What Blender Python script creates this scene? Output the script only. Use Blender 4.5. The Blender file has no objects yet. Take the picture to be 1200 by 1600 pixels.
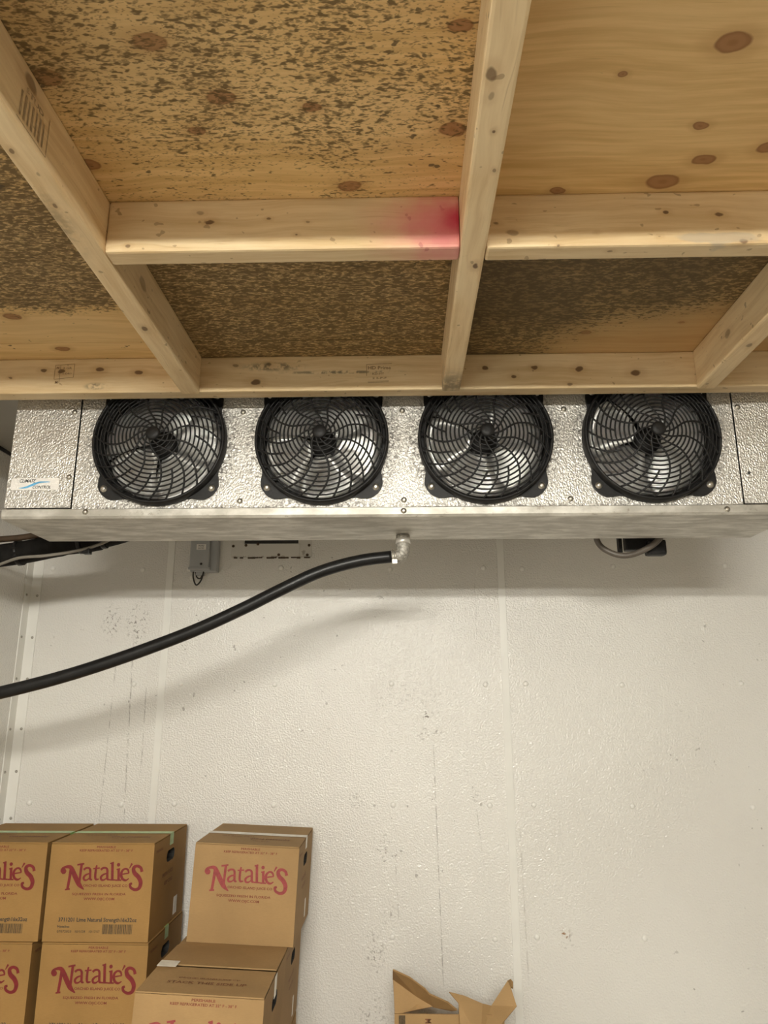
import bpy, bmesh, math, random
from mathutils import Vector, Matrix

S = bpy.context.scene
COL = S.collection
PI = math.pi

# ------------------------------------------------------------------ camera
CAM_Z = 1.60
cam_d = bpy.data.cameras.new('camera')
cam = bpy.data.objects.new('camera', cam_d)
COL.objects.link(cam)
cam_d.sensor_fit = 'VERTICAL'
cam_d.sensor_height = 36.0
cam_d.lens = 1130.0 / 1600.0 * 36.0
cam_d.clip_start = 0.02
cam.location = (0, 0, CAM_Z)
cam.rotation_euler = (math.radians(90 + 14.30), 0, math.radians(1.474))
S.camera = cam

# ------------------------------------------------------------------ world, exposure
w = bpy.data.worlds.new('world')
S.world = w
w.use_nodes = True
w.node_tree.nodes['Background'].inputs[0].default_value = (0.9, 0.85, 0.75, 1)
w.node_tree.nodes['Background'].inputs[1].default_value = 0.0
S.view_settings.view_transform = 'Standard'
S.view_settings.look = 'None'
S.view_settings.gamma = 1.0
S.view_settings.use_curve_mapping = False
S.view_settings.exposure = 0.0
S.cycles.max_bounces = 10
S.cycles.diffuse_bounces = 8
S.cycles.glossy_bounces = 4
S.cycles.sample_clamp_indirect = 8.0
S.cycles.use_denoising = True
LAMP_COLOUR = (1.0, 0.965, 0.86)
LAMP_POWER = 308.0          # emission of the tube lenses

# ------------------------------------------------------------------ node helpers
class G:
    """small helper that builds a node material"""
    def __init__(self, name):
        self.m = bpy.data.materials.new(name)
        self.m.use_nodes = True
        self.t = self.m.node_tree
        self.b = self.t.nodes['Principled BSDF']
        self._oc = None
    def n(self, kind, **kw):
        nd = self.t.nodes.new(kind)
        for k, v in kw.items():
            setattr(nd, k, v)
        return nd
    def put(self, sock, v):
        if isinstance(v, bpy.types.NodeSocket):
            self.t.links.new(v, sock)
        elif v is not None:
            if isinstance(v, (tuple, list)) and len(v) == 3 and sock.type == 'RGBA':
                v = (*v, 1)
            sock.default_value = v
    def oc(self):
        if self._oc is None:
            self._oc = self.n('ShaderNodeTexCoord').outputs['Object']
        return self._oc
    def math(self, op, a, b=0.0, c=None, clamp=False):
        nd = self.n('ShaderNodeMath', operation=op, use_clamp=clamp)
        self.put(nd.inputs[0], a); self.put(nd.inputs[1], b)
        if c is not None: self.put(nd.inputs[2], c)
        return nd.outputs[0]
    def mul(self, a, b): return self.math('MULTIPLY', a, b)
    def add(self, a, b): return self.math('ADD', a, b)
    def mx(self, a, b): return self.math('MAXIMUM', a, b)
    def mapv(self, v, scale=(1, 1, 1), loc=(0, 0, 0), rot=(0, 0, 0)):
        nd = self.n('ShaderNodeMapping')
        self.put(nd.inputs[0], v)
        nd.inputs['Location'].default_value = loc
        nd.inputs['Rotation'].default_value = rot
        nd.inputs['Scale'].default_value = scale
        return nd.outputs[0]
    def noise(self, v, scale=5, detail=3, rough=0.5, dist=0.0):
        nd = self.n('ShaderNodeTexNoise')
        self.put(nd.inputs['Vector'], v)
        nd.inputs['Scale'].default_value = scale
        nd.inputs['Detail'].default_value = detail
        nd.inputs['Roughness'].default_value = rough
        nd.inputs['Distortion'].default_value = dist
        return nd.outputs[0]
    def ramp(self, v, a, b, lo=0.0, hi=1.0, smooth=True):
        nd = self.n('ShaderNodeMapRange')
        if smooth: nd.interpolation_type = 'SMOOTHSTEP'
        self.put(nd.inputs[0], v)
        for i, q in enumerate((a, b, lo, hi)):
            self.put(nd.inputs[1 + i], q)
        return nd.outputs[0]
    def mix(self, f, a, b, mode='MIX'):
        nd = self.n('ShaderNodeMix', data_type='RGBA', blend_type=mode)
        self.put(nd.inputs[0], f); self.put(nd.inputs[6], a); self.put(nd.inputs[7], b)
        return nd.outputs[2]
    def xyz(self, v):
        nd = self.n('ShaderNodeSeparateXYZ'); self.put(nd.inputs[0], v)
        return nd.outputs
    def warp(self, v, scale, amt):
        nd = self.n('ShaderNodeTexNoise'); self.put(nd.inputs['Vector'], v)
        nd.inputs['Scale'].default_value = scale; nd.inputs['Detail'].default_value = 2
        s = self.n('ShaderNodeVectorMath', operation='SUBTRACT')
        self.put(s.inputs[0], nd.outputs[1]); s.inputs[1].default_value = (.5, .5, .5)
        k = self.n('ShaderNodeVectorMath', operation='SCALE')
        self.put(k.inputs[0], s.outputs[0]); k.inputs['Scale'].default_value = amt
        a = self.n('ShaderNodeVectorMath', operation='ADD')
        self.put(a.inputs[0], v); self.put(a.inputs[1], k.outputs[0])
        return a.outputs[0]
    def dist(self, v, c, r):
        """distance from c in units of the radii r (0 radius = ignored axis)"""
        s = tuple(1.0 / q if q else 0.0 for q in r)
        nd = self.mapv(v, scale=s, loc=tuple(-a * b for a, b in zip(c, s)))
        l = self.n('ShaderNodeVectorMath', operation='LENGTH'); self.put(l.inputs[0], nd)
        return l.outputs['Value']
    def blob(self, v, c, r, soft=0.6, hi=1.0):
        return self.ramp(self.dist(v, c, r), 1.0 - soft, 1.0, hi, 0.0)
    def bump(self, h, strength=0.3, dist=0.002):
        nd = self.n('ShaderNodeBump')
        nd.inputs['Strength'].default_value = strength
        nd.inputs['Distance'].default_value = dist
        self.put(nd.inputs['Height'], h)
        self.put(self.b.inputs['Normal'], nd.outputs[0])
    def done(self, col=None, rough=None, metal=None, spec=None):
        if col is not None: self.put(self.b.inputs['Base Color'], col)
        if rough is not None: self.put(self.b.inputs['Roughness'], rough)
        if metal is not None: self.put(self.b.inputs['Metallic'], metal)
        if spec is not None: self.put(self.b.inputs['Specular IOR Level'], spec)
        return self.m

def plain(name, col, rough=0.5, metal=0.0, var=0.12, scale=30, bump=0.0, spec=0.5):
    g = G(name)
    k = g.noise(g.oc(), scale, 3)
    c = g.mix(g.ramp(k, .3, .7), tuple(q * (1 - var) for q in col), tuple(min(1, q * (1 + var)) for q in col))
    if bump: g.bump(g.noise(g.oc(), scale * 4, 2), bump, .001)
    return g.done(c, rough, metal, spec)

# ------------------------------------------------------------------ materials
def wall_material():
    g = G('stucco_white_panel'); v = g.oc()
    base = g.mix(g.ramp(g.noise(v, 1.6, 3), .3, .7), (.745, .725, .69), (.80, .785, .75))
    # fly specks, drips and scuffs on the panels (x, z of the wall)
    fine = g.noise(g.warp(v, 30, .02), 95, 3, .6)
    grit = g.ramp(fine, .54, .64)
    m = None
    for (x, z, rx, rz, s) in [(-1.05, 1.86, .05, .09, .75), (-.955, 1.85, .06, .12, .75), (-1.31, 1.86, .04, .08, .0),
                              (.085, 1.535, .03, .03, .9), (.068, 1.475, .03, .03, .8), (.115, 1.482, .035, .02, .6),
                              (-.16, 1.262, .035, .035, .7), (-.075, 1.115, .04, .06, .75), (-.03, 1.09, .02, .02, .6),
                              (-.05, .91, .03, .05, .6), (-.095, .80, .05, .10, .6), (.24, 1.272, .02, .03, .6),
                              (-.06, 1.945, .06, .012, .6), (.52, .845, .03, .05, .5), (-.1, .6, .08, .14, .5), (0, 1.6, .25, .08, .25)]:
        if s:
            q = g.blob(v, (x, 0, z), (rx, 0, rz), .9, s)
            m = q if m is None else g.mx(m, q)
    m = g.mul(m, grit)
    drip_n = g.ramp(g.noise(g.mapv(v, (1, 1, .35)), 70, 3, .7), .40, .60)
    d = None
    for (x0, z0, x1, z1, wd, s) in [(-1.02, 1.75, -1.03, 1.16, .0035, .42), (-.965, 1.80, -.945, 1.18, .0045, .6),
                                    (-.905, 1.65, -.9, 1.33, .0035, .5), (.102, 1.46, .122, .70, .003, .55),
                                    (-.03, 1.1, -.018, .88, .003, .45), (.24, 1.26, .262, 1.06, .003, .35),
                                    (.385, 1.18, .392, .72, .004, .3), (.26, 2.03, .262, 1.79, .0025, .3)]:
        k = (x1 - x0) / (z1 - z0)
        xs = g.xyz(v)
        off = g.math('ABSOLUTE', g.add(g.add(xs[0], g.mul(g.math('SUBTRACT', xs[2], z0), -k)), -x0))
        line = g.ramp(off, 0, wd, s, 0)
        line = g.mul(line, g.ramp(xs[2], z1 - .02, z1 + .06))
        line = g.mul(line, g.ramp(xs[2], z0 + .02, z0 - .06))
        d = line if d is None else g.mx(d, line)
    m = g.mx(m, g.mul(d, drip_n))
    # loose specks everywhere
    spk = g.mul(g.ramp(g.noise(v, 46, 1), .755, .78, 0, .5), g.ramp(g.noise(v, 1.3, 2), .5, .62))
    m = g.mx(m, spk)
    # rusty screw mark
    c = g.mix(m, base, (.13, .105, .085))
    rust = g.mul(g.blob(v, (.513, 0, .862), (.022, 0, .022), .7), g.ramp(fine, .5, .6))
    c = g.mix(rust, c, (.30, .15, .06))
    # embossed relief
    h = g.noise(g.warp(v, 80, .005), 170, 1.5, .5)
    h2 = g.add(h, g.mul(g.noise(v, 3, 2), .6))
    g.bump(g.ramp(h2, .45, 1.1, smooth=False), .85, .0020)
    return g.done(c, .17, 0, .65)

def aluminium_material(name, grime_centres, col=(.74, .72, .68)):
    g = G(name); v = g.oc()
    em = g.noise(g.warp(g.mapv(v, (1, 1, .8), rot=(0, .5, 0)), 100, .005), 235, 1.5, .5)
    g.bump(g.ramp(em, .3, .7), .6, .0017)
    c = g.mix(g.ramp(g.noise(v, 9, 4), .3, .7), tuple(q * .86 for q in col), col)
    gr = g.ramp(g.noise(v, 110, 4, .7), .47, .60)
    m = g.mul(g.ramp(g.noise(v, 14, 3), .5, .75), .35)
    for cx in grime_centres:
        d = g.dist(v, (cx, 0, 2.22), (.215, 0, .20))
        m = g.mx(m, g.ramp(d, .78, 1.06, 1.0, 0))
    z = g.xyz(v)[2]
    m = g.mx(m, g.ramp(z, 2.048, 2.066, .85, 0))
    m = g.mul(m, gr)
    c = g.mix(g.mul(m, .85), c, (.07, .06, .05))
    return g.done(c, g.add(.40, g.mul(m, .4)), g.math('SUBTRACT', .72, g.mul(m, .7)))

def galvanised_material():
    g = G('worn_galvanised_pan'); v = g.oc()
    a = g.noise(g.mapv(v, (2, 6, 3), rot=(0, 0, .5)), 6, 5, .6)
    b = g.noise(g.mapv(v, (1, 4, 1), rot=(0, 0, -.6)), 40, 4, .7)
    c = g.mix(g.ramp(a, .35, .7), (.42, .40, .355), (.68, .66, .61))
    c = g.mix(g.ramp(b, .58, .72, 0, .7), c, (.22, .19, .15))
    g.bump(g.noise(v, 150, 2), .25, .0012)
    return g.done(c, .48, .55)

def ply_material(name, knots, mould):
    g = G(name); v = g.oc()
    w1 = g.warp(v, 3.0, .05)
    grain = g.noise(g.mapv(w1, (1.6, 26, 1), rot=(0, 0, .06)), 3.2, 5, .6)
    broad = g.noise(g.mapv(w1, (.6, 2.4, 1)), 2.2, 3)
    c = g.mix(g.ramp(grain, .32, .68), (.60, .39, .155), (.78, .55, .255))
    c = g.mix(g.ramp(broad, .35, .68, 0, .55), c, (.80, .59, .31))
    thin = g.noise(g.mapv(w1, (3, 150, 1), rot=(0, 0, .05)), 2.5, 3, .6)
    c = g.mix(g.ramp(thin, .6, .75, 0, .28), c, (.38, .235, .10))
    # knots
    wk = g.warp(v, 28, .012)
    for (x, y, r) in knots:
        d = g.dist(wk, (x, y, 0), (r * 1.05, r * .68, 0))
        halo = g.ramp(d, 1.0, 2.1, .35, 0)
        c = g.mix(halo, c, (.46, .27, .11))
        c = g.mix(g.ramp(d, .82, 1.02, .95, 0), c, (.29, .145, .060))
        c = g.mix(g.ramp(d, .55, .85, .75, 0), c, (.40, .215, .095))
        c = g.mix(g.ramp(d, .1, .4, .5, 0), c, (.27, .13, .05))
    c = mould(g, v, c)
    g.bump(grain, .12, .001)
    return g.done(c, .62, 0, .3)

def lumber(name, axis, marks=(), extra=None, tone=1.0):
    """axis 0: grain along x, 1: along y; marks: (x, y, z, radius, strength)"""
    g = G(name); v = g.oc()
    w1 = g.warp(v, 5, .03)
    sc = (1.2, 22, 26) if axis == 0 else (22, 1.2, 26)
    grain = g.noise(g.mapv(w1, sc), 3.0, 5, .62)
    broad = g.noise(g.mapv(w1, (1.5, 5, 6) if axis == 0 else (5, 1.5, 6)), 2.5, 2)
    c = g.mix(g.ramp(grain, .3, .7), tuple(q * tone for q in (.60, .435, .235)), tuple(q * tone for q in (.74, .585, .36)))
    c = g.mix(g.ramp(broad, .4, .7, 0, .5), c, tuple(q * tone for q in (.78, .65, .43)))
    sc2 = (2, 120, 120) if axis == 0 else (120, 2, 120)
    c = g.mix(g.ramp(g.noise(g.mapv(w1, sc2), 1.6, 3), .60, .78, 0, .4), c, (.40, .25, .12))
    wk = g.warp(v, 40, .01)
    st = 1.5 if axis == 0 else 1.0
    for (x, y, z, r, s) in marks:
        rr = (r * st, r, r * .9) if axis == 0 else (r, r * 1.6, r)
        d = g.dist(wk, (x, y, z), rr)
        c = g.mix(g.ramp(d, 1.0, 2.6, .35 * s, 0), c, (.46, .29, .14))
        c = g.mix(g.ramp(d, .6, 1.0, .9 * s, 0), c, (.13, .07, .035))
    specks = g.ramp(g.noise(g.mapv(v, (1, 1, 1.4)), 55, 1), .715, .75, 0, .5)
    c = g.mix(specks, c, (.20, .12, .06))
    if extra: c = extra(g, v, c)
    g.bump(grain, .18, .001)
    return g.done(c, .55, 0, .35)

def cardboard(name, col):
    g = G(name); v = g.oc()
    k = g.noise(v, 7, 3)
    f = g.noise(g.mapv(v, (1, 1, 6)), 140, 2)
    c = g.mix(g.ramp(k, .3, .7), tuple(q * .9 for q in col), tuple(q * 1.06 for q in col))
    c = g.mix(g.ramp(f, .35, .7, 0, .25), c, tuple(q * .8 for q in col))
    g.bump(g.noise(g.mapv(v, (160, 160, 1)), 1, 1), .06, .001)
    return g.done(c, .72, 0, .25)

def lamp_material():
    g = G('lamp_lens')
    g.put(g.b.inputs['Base Color'], (.9, .9, .88, 1))
    g.put(g.b.inputs['Emission Color'], (*LAMP_COLOUR, 1))
    g.put(g.b.inputs['Emission Strength'], LAMP_POWER)
    return g.m

M = {}
M['wall'] = wall_material()
M['side_wall'] = plain('darkened_wall_panel', (.34, .32, .28), .4, 0, .05, 3, .15)  # right wall, front wall and ceiling: colour darkened to cut bounced light
M['strip'] = plain('white_plastic_strip', (.82, .81, .775), .35, 0, .03, 6)
M['floor'] = plain('grey_concrete', (.205, .18, .145), .55, 0, .1, 4, .1)
M['alu'] = aluminium_material('stucco_aluminium', (-.604, -.198, .2065, .6135))
M['alu_clean'] = aluminium_material('stucco_aluminium_end', ())
M['pan'] = galvanised_material()
M['black'] = plain('black_plastic', (.010, .0095, .0095), .5, 0, .3, 60, spec=.3)
M['dark'] = plain('dark_void', (.03, .028, .026), .8, 0, .2, 20)
M['blade'] = plain('fan_aluminium', (.92, .91, .89), .33, .55, .03, 10)
M['steel'] = plain('zinc_screw', (.55, .52, .46), .35, .9, .2, 60)
M['rubber'] = plain('black_rubber', (.008, .008, .0085), .38, 0, .3, 40, spec=.35)
M['foam'] = plain('black_foam', (.009, .008, .007), .75, 0, .35, 40, .4, .2)
M['copper'] = plain('brown_pipe', (.075, .048, .028), .45, .3, .25, 30)
M['greywire'] = plain('grey_cable', (.22, .20, .17), .45, 0, .1, 30)
M['brownwire'] = plain('taupe_cable', (.11, .092, .075), .45, 0, .12, 30)
M['greybox'] = plain('grey_plastic', (.40, .41, .42), .45, 0, .04, 20)
M['white'] = plain('white_sticker', (.84, .82, .79), .4, 0, .03, 10)
M['ink'] = plain('black_ink', (.03, .028, .026), .6, 0, .1, 60)
M['fadedink'] = plain('faded_black_ink', (.095, .062, .028), .7, 0, .25, 200)
M['red'] = plain('red_ink', (.185, .012, .013), .6, 0, .12, 120)
M['pinkred'] = plain('faded_red_ink', (.29, .048, .048), .65, 0, .12, 120)
M['brownink'] = plain('brown_flap_ink', (.19, .075, .03), .7, 0, .2, 160)
M['softred'] = plain('thin_red_ink', (.20, .040, .022), .7, 0, .2, 160)
M['blue'] = plain('blue_ink', (.12, .42, .72), .4, 0, .35, 25)
M['card'] = cardboard('kraft_cardboard', (.355, .205, .070))
M['card2'] = cardboard('pale_kraft_cardboard', (.385, .243, .110))
M['card3'] = cardboard('inner_kraft_cardboard', (.33, .20, .085))
M['green_tape'] = plain('green_tape', (.33, .50, .17), .3, 0, .15, 40)
M['white_tape'] = plain('clear_white_tape', (.76, .71, .62), .3, 0, .1, 40)
M['lamp'] = lamp_material()
M['pipe_metal'] = plain('corroded_grey_metal', (.40, .38, .34), .55, .4, .35, 160, .5)
M['nut'] = plain('bright_nut', (.78, .76, .72), .3, .7, .1, 60)
M['stamp'] = plain('lumber_stamp_ink', (.24, .155, .08), .7, 0, .2, 120)
M['palestamp'] = plain('pale_stamp_ink', (.40, .30, .18), .7, 0, .2, 120)
M['rustplate'] = None

# ------------------------------------------------------------------ mesh helpers
def new_bm(): return bmesh.new()

def obj(name, bm, mat, parent=None, loc=None, smooth=False):
    me = bpy.data.meshes.new(name)
    bm.normal_update()
    bm.to_mesh(me); bm.free()
    for m in (mat if isinstance(mat, (list, tuple)) else [mat]):
        me.materials.append(m)
    if smooth:
        for p in me.polygons: p.use_smooth = True
    o = bpy.data.objects.new(name, me)
    COL.objects.link(o)
    if parent is not None: o.parent = parent
    if loc is not None: o.location = loc
    return o

def inst(src, parent, loc=(0, 0, 0), rot=(0, 0, 0)):
    o = src.copy(); COL.objects.link(o)
    o.parent = parent; o.location = loc; o.rotation_euler = rot
    return o

def thing(name, label, cat, loc=(0, 0, 0), group=None, rot=(0, 0, 0)):
    o = bpy.data.objects.new(name, None)
    COL.objects.link(o)
    o.empty_display_size = .05
    o.location = loc; o.rotation_euler = rot
    tag(o, label, cat, group)
    return o

def tag(o, label, cat, group=None):
    o['label'] = label; o['category'] = cat
    if group: o['group'] = group
    return o

def struct(o):
    o['kind'] = 'structure'; return o

def box(bm, x0, x1, y0, y1, z0, z1, bev=0.0, mi=0):
    r = bmesh.ops.create_cube(bm, size=1)
    vs = r['verts']
    for v in vs:
        v.co = Vector((x0 + (v.co.x + .5) * (x1 - x0), y0 + (v.co.y + .5) * (y1 - y0), z0 + (v.co.z + .5) * (z1 - z0)))
    fs = set(f for v in vs for f in v.link_faces)
    for f in fs: f.material_index = mi
    if bev:
        es = list(set(e for v in vs for e in v.link_edges))
        bmesh.ops.bevel(bm, geom=es, offset=bev, segments=2, affect='EDGES', profile=.6)
    return vs

def smooth_path(pts, sub=6):
    P = [Vector(p) for p in pts]
    if len(P) < 3: return P
    out = []
    for i in range(len(P) - 1):
        a = P[max(i - 1, 0)]; b = P[i]; c = P[i + 1]; d = P[min(i + 2, len(P) - 1)]
        for k in range(sub):
            t = k / sub
            out.append(.5 * ((2 * b) + (c - a) * t + (2 * a - 5 * b + 4 * c - d) * t * t + (3 * b - a - 3 * c + d) * t ** 3))
    out.append(P[-1])
    return out

def tube(bm, pts, r, seg=10, caps=True, mi=0):
    P = [Vector(p) for p in pts]
    n = len(P)
    rs = r if isinstance(r, (list, tuple)) else [r] * n
    T = [(P[min(i + 1, n - 1)] - P[max(i - 1, 0)]).normalized() for i in range(n)]
    up = Vector((0, 0, 1))
    if abs(T[0].dot(up)) > .9: up = Vector((1, 0, 0))
    N = (up - T[0] * up.dot(T[0])).normalized()
    rings = []
    for i in range(n):
        N = (N - T[i] * N.dot(T[i])).normalized()
        B = T[i].cross(N)
        rings.append([bm.verts.new(P[i] + (N * math.cos(2 * PI * k / seg) + B * math.sin(2 * PI * k / seg)) * rs[i]) for k in range(seg)])
    for i in range(n - 1):
        for k in range(seg):
            f = bm.faces.new((rings[i][k], rings[i][(k + 1) % seg], rings[i + 1][(k + 1) % seg], rings[i + 1][k]))
            f.material_index = mi; f.smooth = True
    if caps:
        bm.faces.new(rings[0][::-1]).material_index = mi
        bm.faces.new(rings[-1]).material_index = mi

def lathe_y(bm, prof, seg=48, c=(0, 0, 0), close=False):
    """prof: list of (radius, y); revolves about the y axis"""
    rings = []
    for (r, y) in prof:
        rings.append([bm.verts.new((c[0] + r * math.cos(2 * PI * k / seg), c[1] + y, c[2] + r * math.sin(2 * PI * k / seg))) for k in range(seg)])
    m = len(prof)
    for i in range(m if close else m - 1):
        a, b = rings[i], rings[(i + 1) % m]
        for k in range(seg):
            f = bm.faces.new((a[k], a[(k + 1) % seg], b[(k + 1) % seg], b[k])); f.smooth = True
    return rings

def disc_y(bm, r, y, seg=32, c=(0, 0, 0)):
    vs = [bm.verts.new((c[0] + r * math.cos(2 * PI * k / seg), c[1] + y, c[2] + r * math.sin(2 * PI * k / seg))) for k in range(seg)]
    return bm.faces.new(vs)

def screw_mesh(r=.006, h=.004):
    bm = new_bm()
    rings = lathe_y(bm, [(r * 1.5, 0), (r * 1.5, -h * .3), (r, -h * .35), (r * .95, -h), (r * .4, -h * 1.15)], 12)
    bm.faces.new(rings[-1])
    return bm

# flat lettering --------------------------------------------------------
def text_flat(body, height, width=None, shear=0.0, align='CENTER'):
    """returns (verts2d, faces) of a line of lettering; its height is the capital height"""
    cu = bpy.data.curves.new('lettering_curve', 'FONT')
    cu.body = body; cu.size = 1.0; cu.align_x = 'LEFT'; cu.shear = shear
    cu.resolution_u = 2; cu.offset = .018
    ob = bpy.data.objects.new('lettering_curve', cu)
    me = bpy.data.meshes.new_from_object(ob)
    vs = [(v.co.x, v.co.y) for v in me.vertices]
    fs = [tuple(p.vertices) for p in me.polygons]
    bpy.data.objects.remove(ob); bpy.data.curves.remove(cu); bpy.data.meshes.remove(me)
    x0 = min(v[0] for v in vs); x1 = max(v[0] for v in vs)
    k = height / .70
    kx = k if width is None else width / (x1 - x0)
    ox = {'CENTER': (x0 + x1) / 2, 'LEFT': x0, 'RIGHT': x1}[align]
    return [((v[0] - ox) * kx, v[1] * k) for v in vs], fs

def put_flat(bm, vf, fn, u=0, v=0, flip=False):
    vs, fs = vf
    s = -1 if flip else 1
    vv = [bm.verts.new(fn(u + s * a, v + s * b)) for a, b in vs]
    for f in fs:
        try: bm.faces.new([vv[i] for i in f])
        except ValueError: pass

LIFT = [0]
def stroke(bm, pts, ws, fn, sub=5):
    f_ = fn; LIFT[0] = (LIFT[0] + 1) % 12; lf = LIFT[0] * .00003
    n_ = (Vector(f_(1, 0)) - Vector(f_(0, 0))).cross(Vector(f_(0, 1)) - Vector(f_(0, 0))).normalized()
    fn = lambda a, c: Vector(f_(a, c)) + n_ * lf
    P = smooth_path([(p[0], p[1], 0) for p in pts], sub)
    if not isinstance(ws, (list, tuple)): ws = [ws] * len(pts)
    W = []
    for i in range(len(pts) - 1):
        for k in range(sub if len(pts) > 2 else 1):
            t = k / sub
            W.append(ws[i] * (1 - t) + ws[i + 1] * t)
    W.append(ws[-1])
    n = len(P); prev = None
    for i in range(n):
        t = (P[min(i + 1, n - 1)] - P[max(i - 1, 0)]); t.normalize()
        nn = Vector((-t.y, t.x, 0)) * (W[min(i, len(W) - 1)] / 2)
        a = P[i] + nn; b = P[i] - nn
        cur = (bm.verts.new(fn(a.x, a.y)), bm.verts.new(fn(b.x, b.y)))
        if prev:
            q = bm.faces.new((prev[0], prev[1], cur[1], cur[0])); q.normal_update()
            if q.normal.dot(n_) < 0: q.normal_flip()
        prev = cur

def dot(bm, x, y, r, fn, seg=12):
    bm.faces.new([bm.verts.new(fn(x + r * math.cos(2 * PI * k / seg), y + r * math.sin(2 * PI * k / seg))) for k in range(seg)])

# ================================================================== SETTING
XL, XR, YB, YF, ZC = -1.36, 2.25, 2.60, -6.0, 2.42

b = new_bm(); box(b, XL - .1, XR + .1, YF - .1, YB + .1, -.1, 0)
struct(obj('floor', b, M['floor']))
b = new_bm(); box(b, XL - .1, XR + .1, YF - .1, YB + .1, ZC, ZC + .1)
struct(obj('ceiling', b, M['side_wall']))
b = new_bm(); box(b, XR, XR + .1, YF, YB, 0, ZC)
struct(obj('wall_right', b, M['side_wall']))
b = new_bm(); box(b, XL, XR, YF - .1, YF, 0, ZC)
struct(obj('wall_front', b, M['side_wall']))
b = new_bm(); box(b, XL - .1, XL, YF, YB + .1, 0, ZC)
struct(obj('wall_left', b, M['wall']))
b = new_bm(); box(b, XL, XR + .1, YB + .004, YB + .1, 0, ZC)
wall = struct(obj('wall_back', b, M['dark']))
SEAMS = (-.850, .357, 1.565)
edges = (XL,) + SEAMS + (XR,)
for i in range(4):
    b = new_bm(); box(b, edges[i] + .0015, edges[i + 1] - .0015, YB, YB + .0045, 0.0, ZC - .001, .0006)
    obj('wall_panel', b, M['wall'], wall)
strip0 = None
for x in SEAMS:
    if strip0 is None:
        b = new_bm(); box(b, -.0125, .0125, -.0035, 0, .01, ZC - .002, .0012)
        strip0 = obj('seam_strip', b, M['strip'], wall, (x, YB, 0))
    else:
        inst(strip0, wall, (x, YB, 0))
# push rivets
b = new_bm()
rr = lathe_y(b, [(.0095, 0), (.009, -.0028), (.006, -.005), (.002, -.0056)], 14); b.faces.new(rr[-1])
riv0 = None
spots = [(x, z) for z in (2.052, 1.643, 1.245, .849) for x in (-1.281, -.955, -.780, -.445, -.040, .290, .430, .761, 1.163, 1.50)]
for (x, z) in spots:
    x += random.uniform(-.006, .006); z += random.uniform(-.005, .005)
    if riv0 is None: riv0 = obj('rivet', b, M['strip'], wall, (x, YB, z))
    else: inst(riv0, wall, (x, YB, z))
# corner trim on the left
t = new_bm()
box(t, XL, XL + .040, YB - .004, YB - .0002, 0, ZC - .002, .001)
box(t, XL, XL + .004, YB - .046, YB - .0005, 0, ZC - .002, .001)
trim = struct(obj('trim_1', t, M['strip']))
b = screw_mesh(.0032, .003)
s0 = None
for z in (2.24, 1.955, 1.805, 1.66, 1.49, 1.35, 1.2, 1.05, .9):
    for q in (0, 1):
        loc = (XL + .029, YB - .004, z) if q == 0 else (XL + .004, YB - .032, z)
        rot = (0, 0, 0) if q == 0 else (0, 0, -PI / 2)
        if s0 is None: s0 = obj('screw', b, M['pipe_metal'], trim, loc)
        else:
            o = inst(s0, trim, loc, rot); o.rotation_euler = (0, 0, PI / 2) if q else (0, 0, 0)
# cove at left wall / ceiling joint
t = new_bm(); box(t, XL, XL + .006, YF, YB - .05, ZC - .012, ZC, .001)
struct(obj('trim_2', t, M['dark']))

# ================================================================== OVERHEAD WOODEN FRAME
frame = thing('overhead_wooden_frame', 'overhead plywood sheathing nailed to a grid of pale two by four lumber under the ceiling',
              'wooden frame', (0, 1.05, 2.31))
FO = Vector((0, -1.05, -2.31))
def fpart(name, bm, mat):
    return obj(name, bm, mat, frame, FO)

ZJ, ZP = 2.302, 2.400
def mould_left(g, v, c):
    p = g.xyz(v)
    st = g.noise(g.mapv(g.warp(v, 12, .02), (85, 215, 1), rot=(0, 0, -.28)), 1.0, 1.2, .5)
    low = g.noise(v, 7, 3, .6)
    left = g.ramp(p[0], -.555, -.50, 1, 0)
    far = g.ramp(p[1], 1.02, 1.09)
    dens = g.add(.405, g.mul(g.ramp(low, .3, .7), .11))
    dens = g.math('SUBTRACT', dens, g.mul(g.ramp(p[1], .86, .99), .10))
    dens = g.add(dens, g.mul(far, .27))
    dens = g.add(dens, g.mul(g.mul(left, g.ramp(p[1], 1.44, 1.30)), .16))
    dens = g.math('SUBTRACT', dens, g.mul(g.mul(left, g.ramp(g.add(p[1], g.mul(low, .16)), 1.36, 1.58)), .75))
    dens = g.add(dens, g.mul(g.mul(left, g.ramp(p[1], 1.34, 1.24)), .09))
    dens = g.math('MINIMUM', dens, .585)
    thr = g.math('SUBTRACT', 1.02, dens)
    m = g.ramp(st, g.add(thr, -.05), g.add(thr, .10))
    st2 = g.noise(g.mapv(g.warp(v, 18, .015), (150, 340, 1), rot=(0, 0, -.25)), 1.0, 1.5, .5)
    m = g.mx(m, g.mul(g.ramp(st2, g.add(thr, -.03), g.add(thr, .08)), .7))
    c = g.mix(g.mul(g.blob(g.warp(v, 5, .1), (-.40, .66, 0), (.30, .34, 0), .9, .45), g.ramp(low, .3, .7, .4, 1)), c, (.33, .22, .095))
    haze = g.mul(g.ramp(dens, .54, .68), g.ramp(low, .2, .6, .6, .95))
    c = g.mix(haze, c, (.165, .110, .050))
    sp = g.ramp(g.noise(g.mapv(v, (40, 60, 1)), 1.0, 2), .70, .74, 0, .8)
    c = g.mix(g.mul(m, .86), c, (.105, .068, .028))
    return g.mix(sp, c, (.09, .065, .035))
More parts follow.
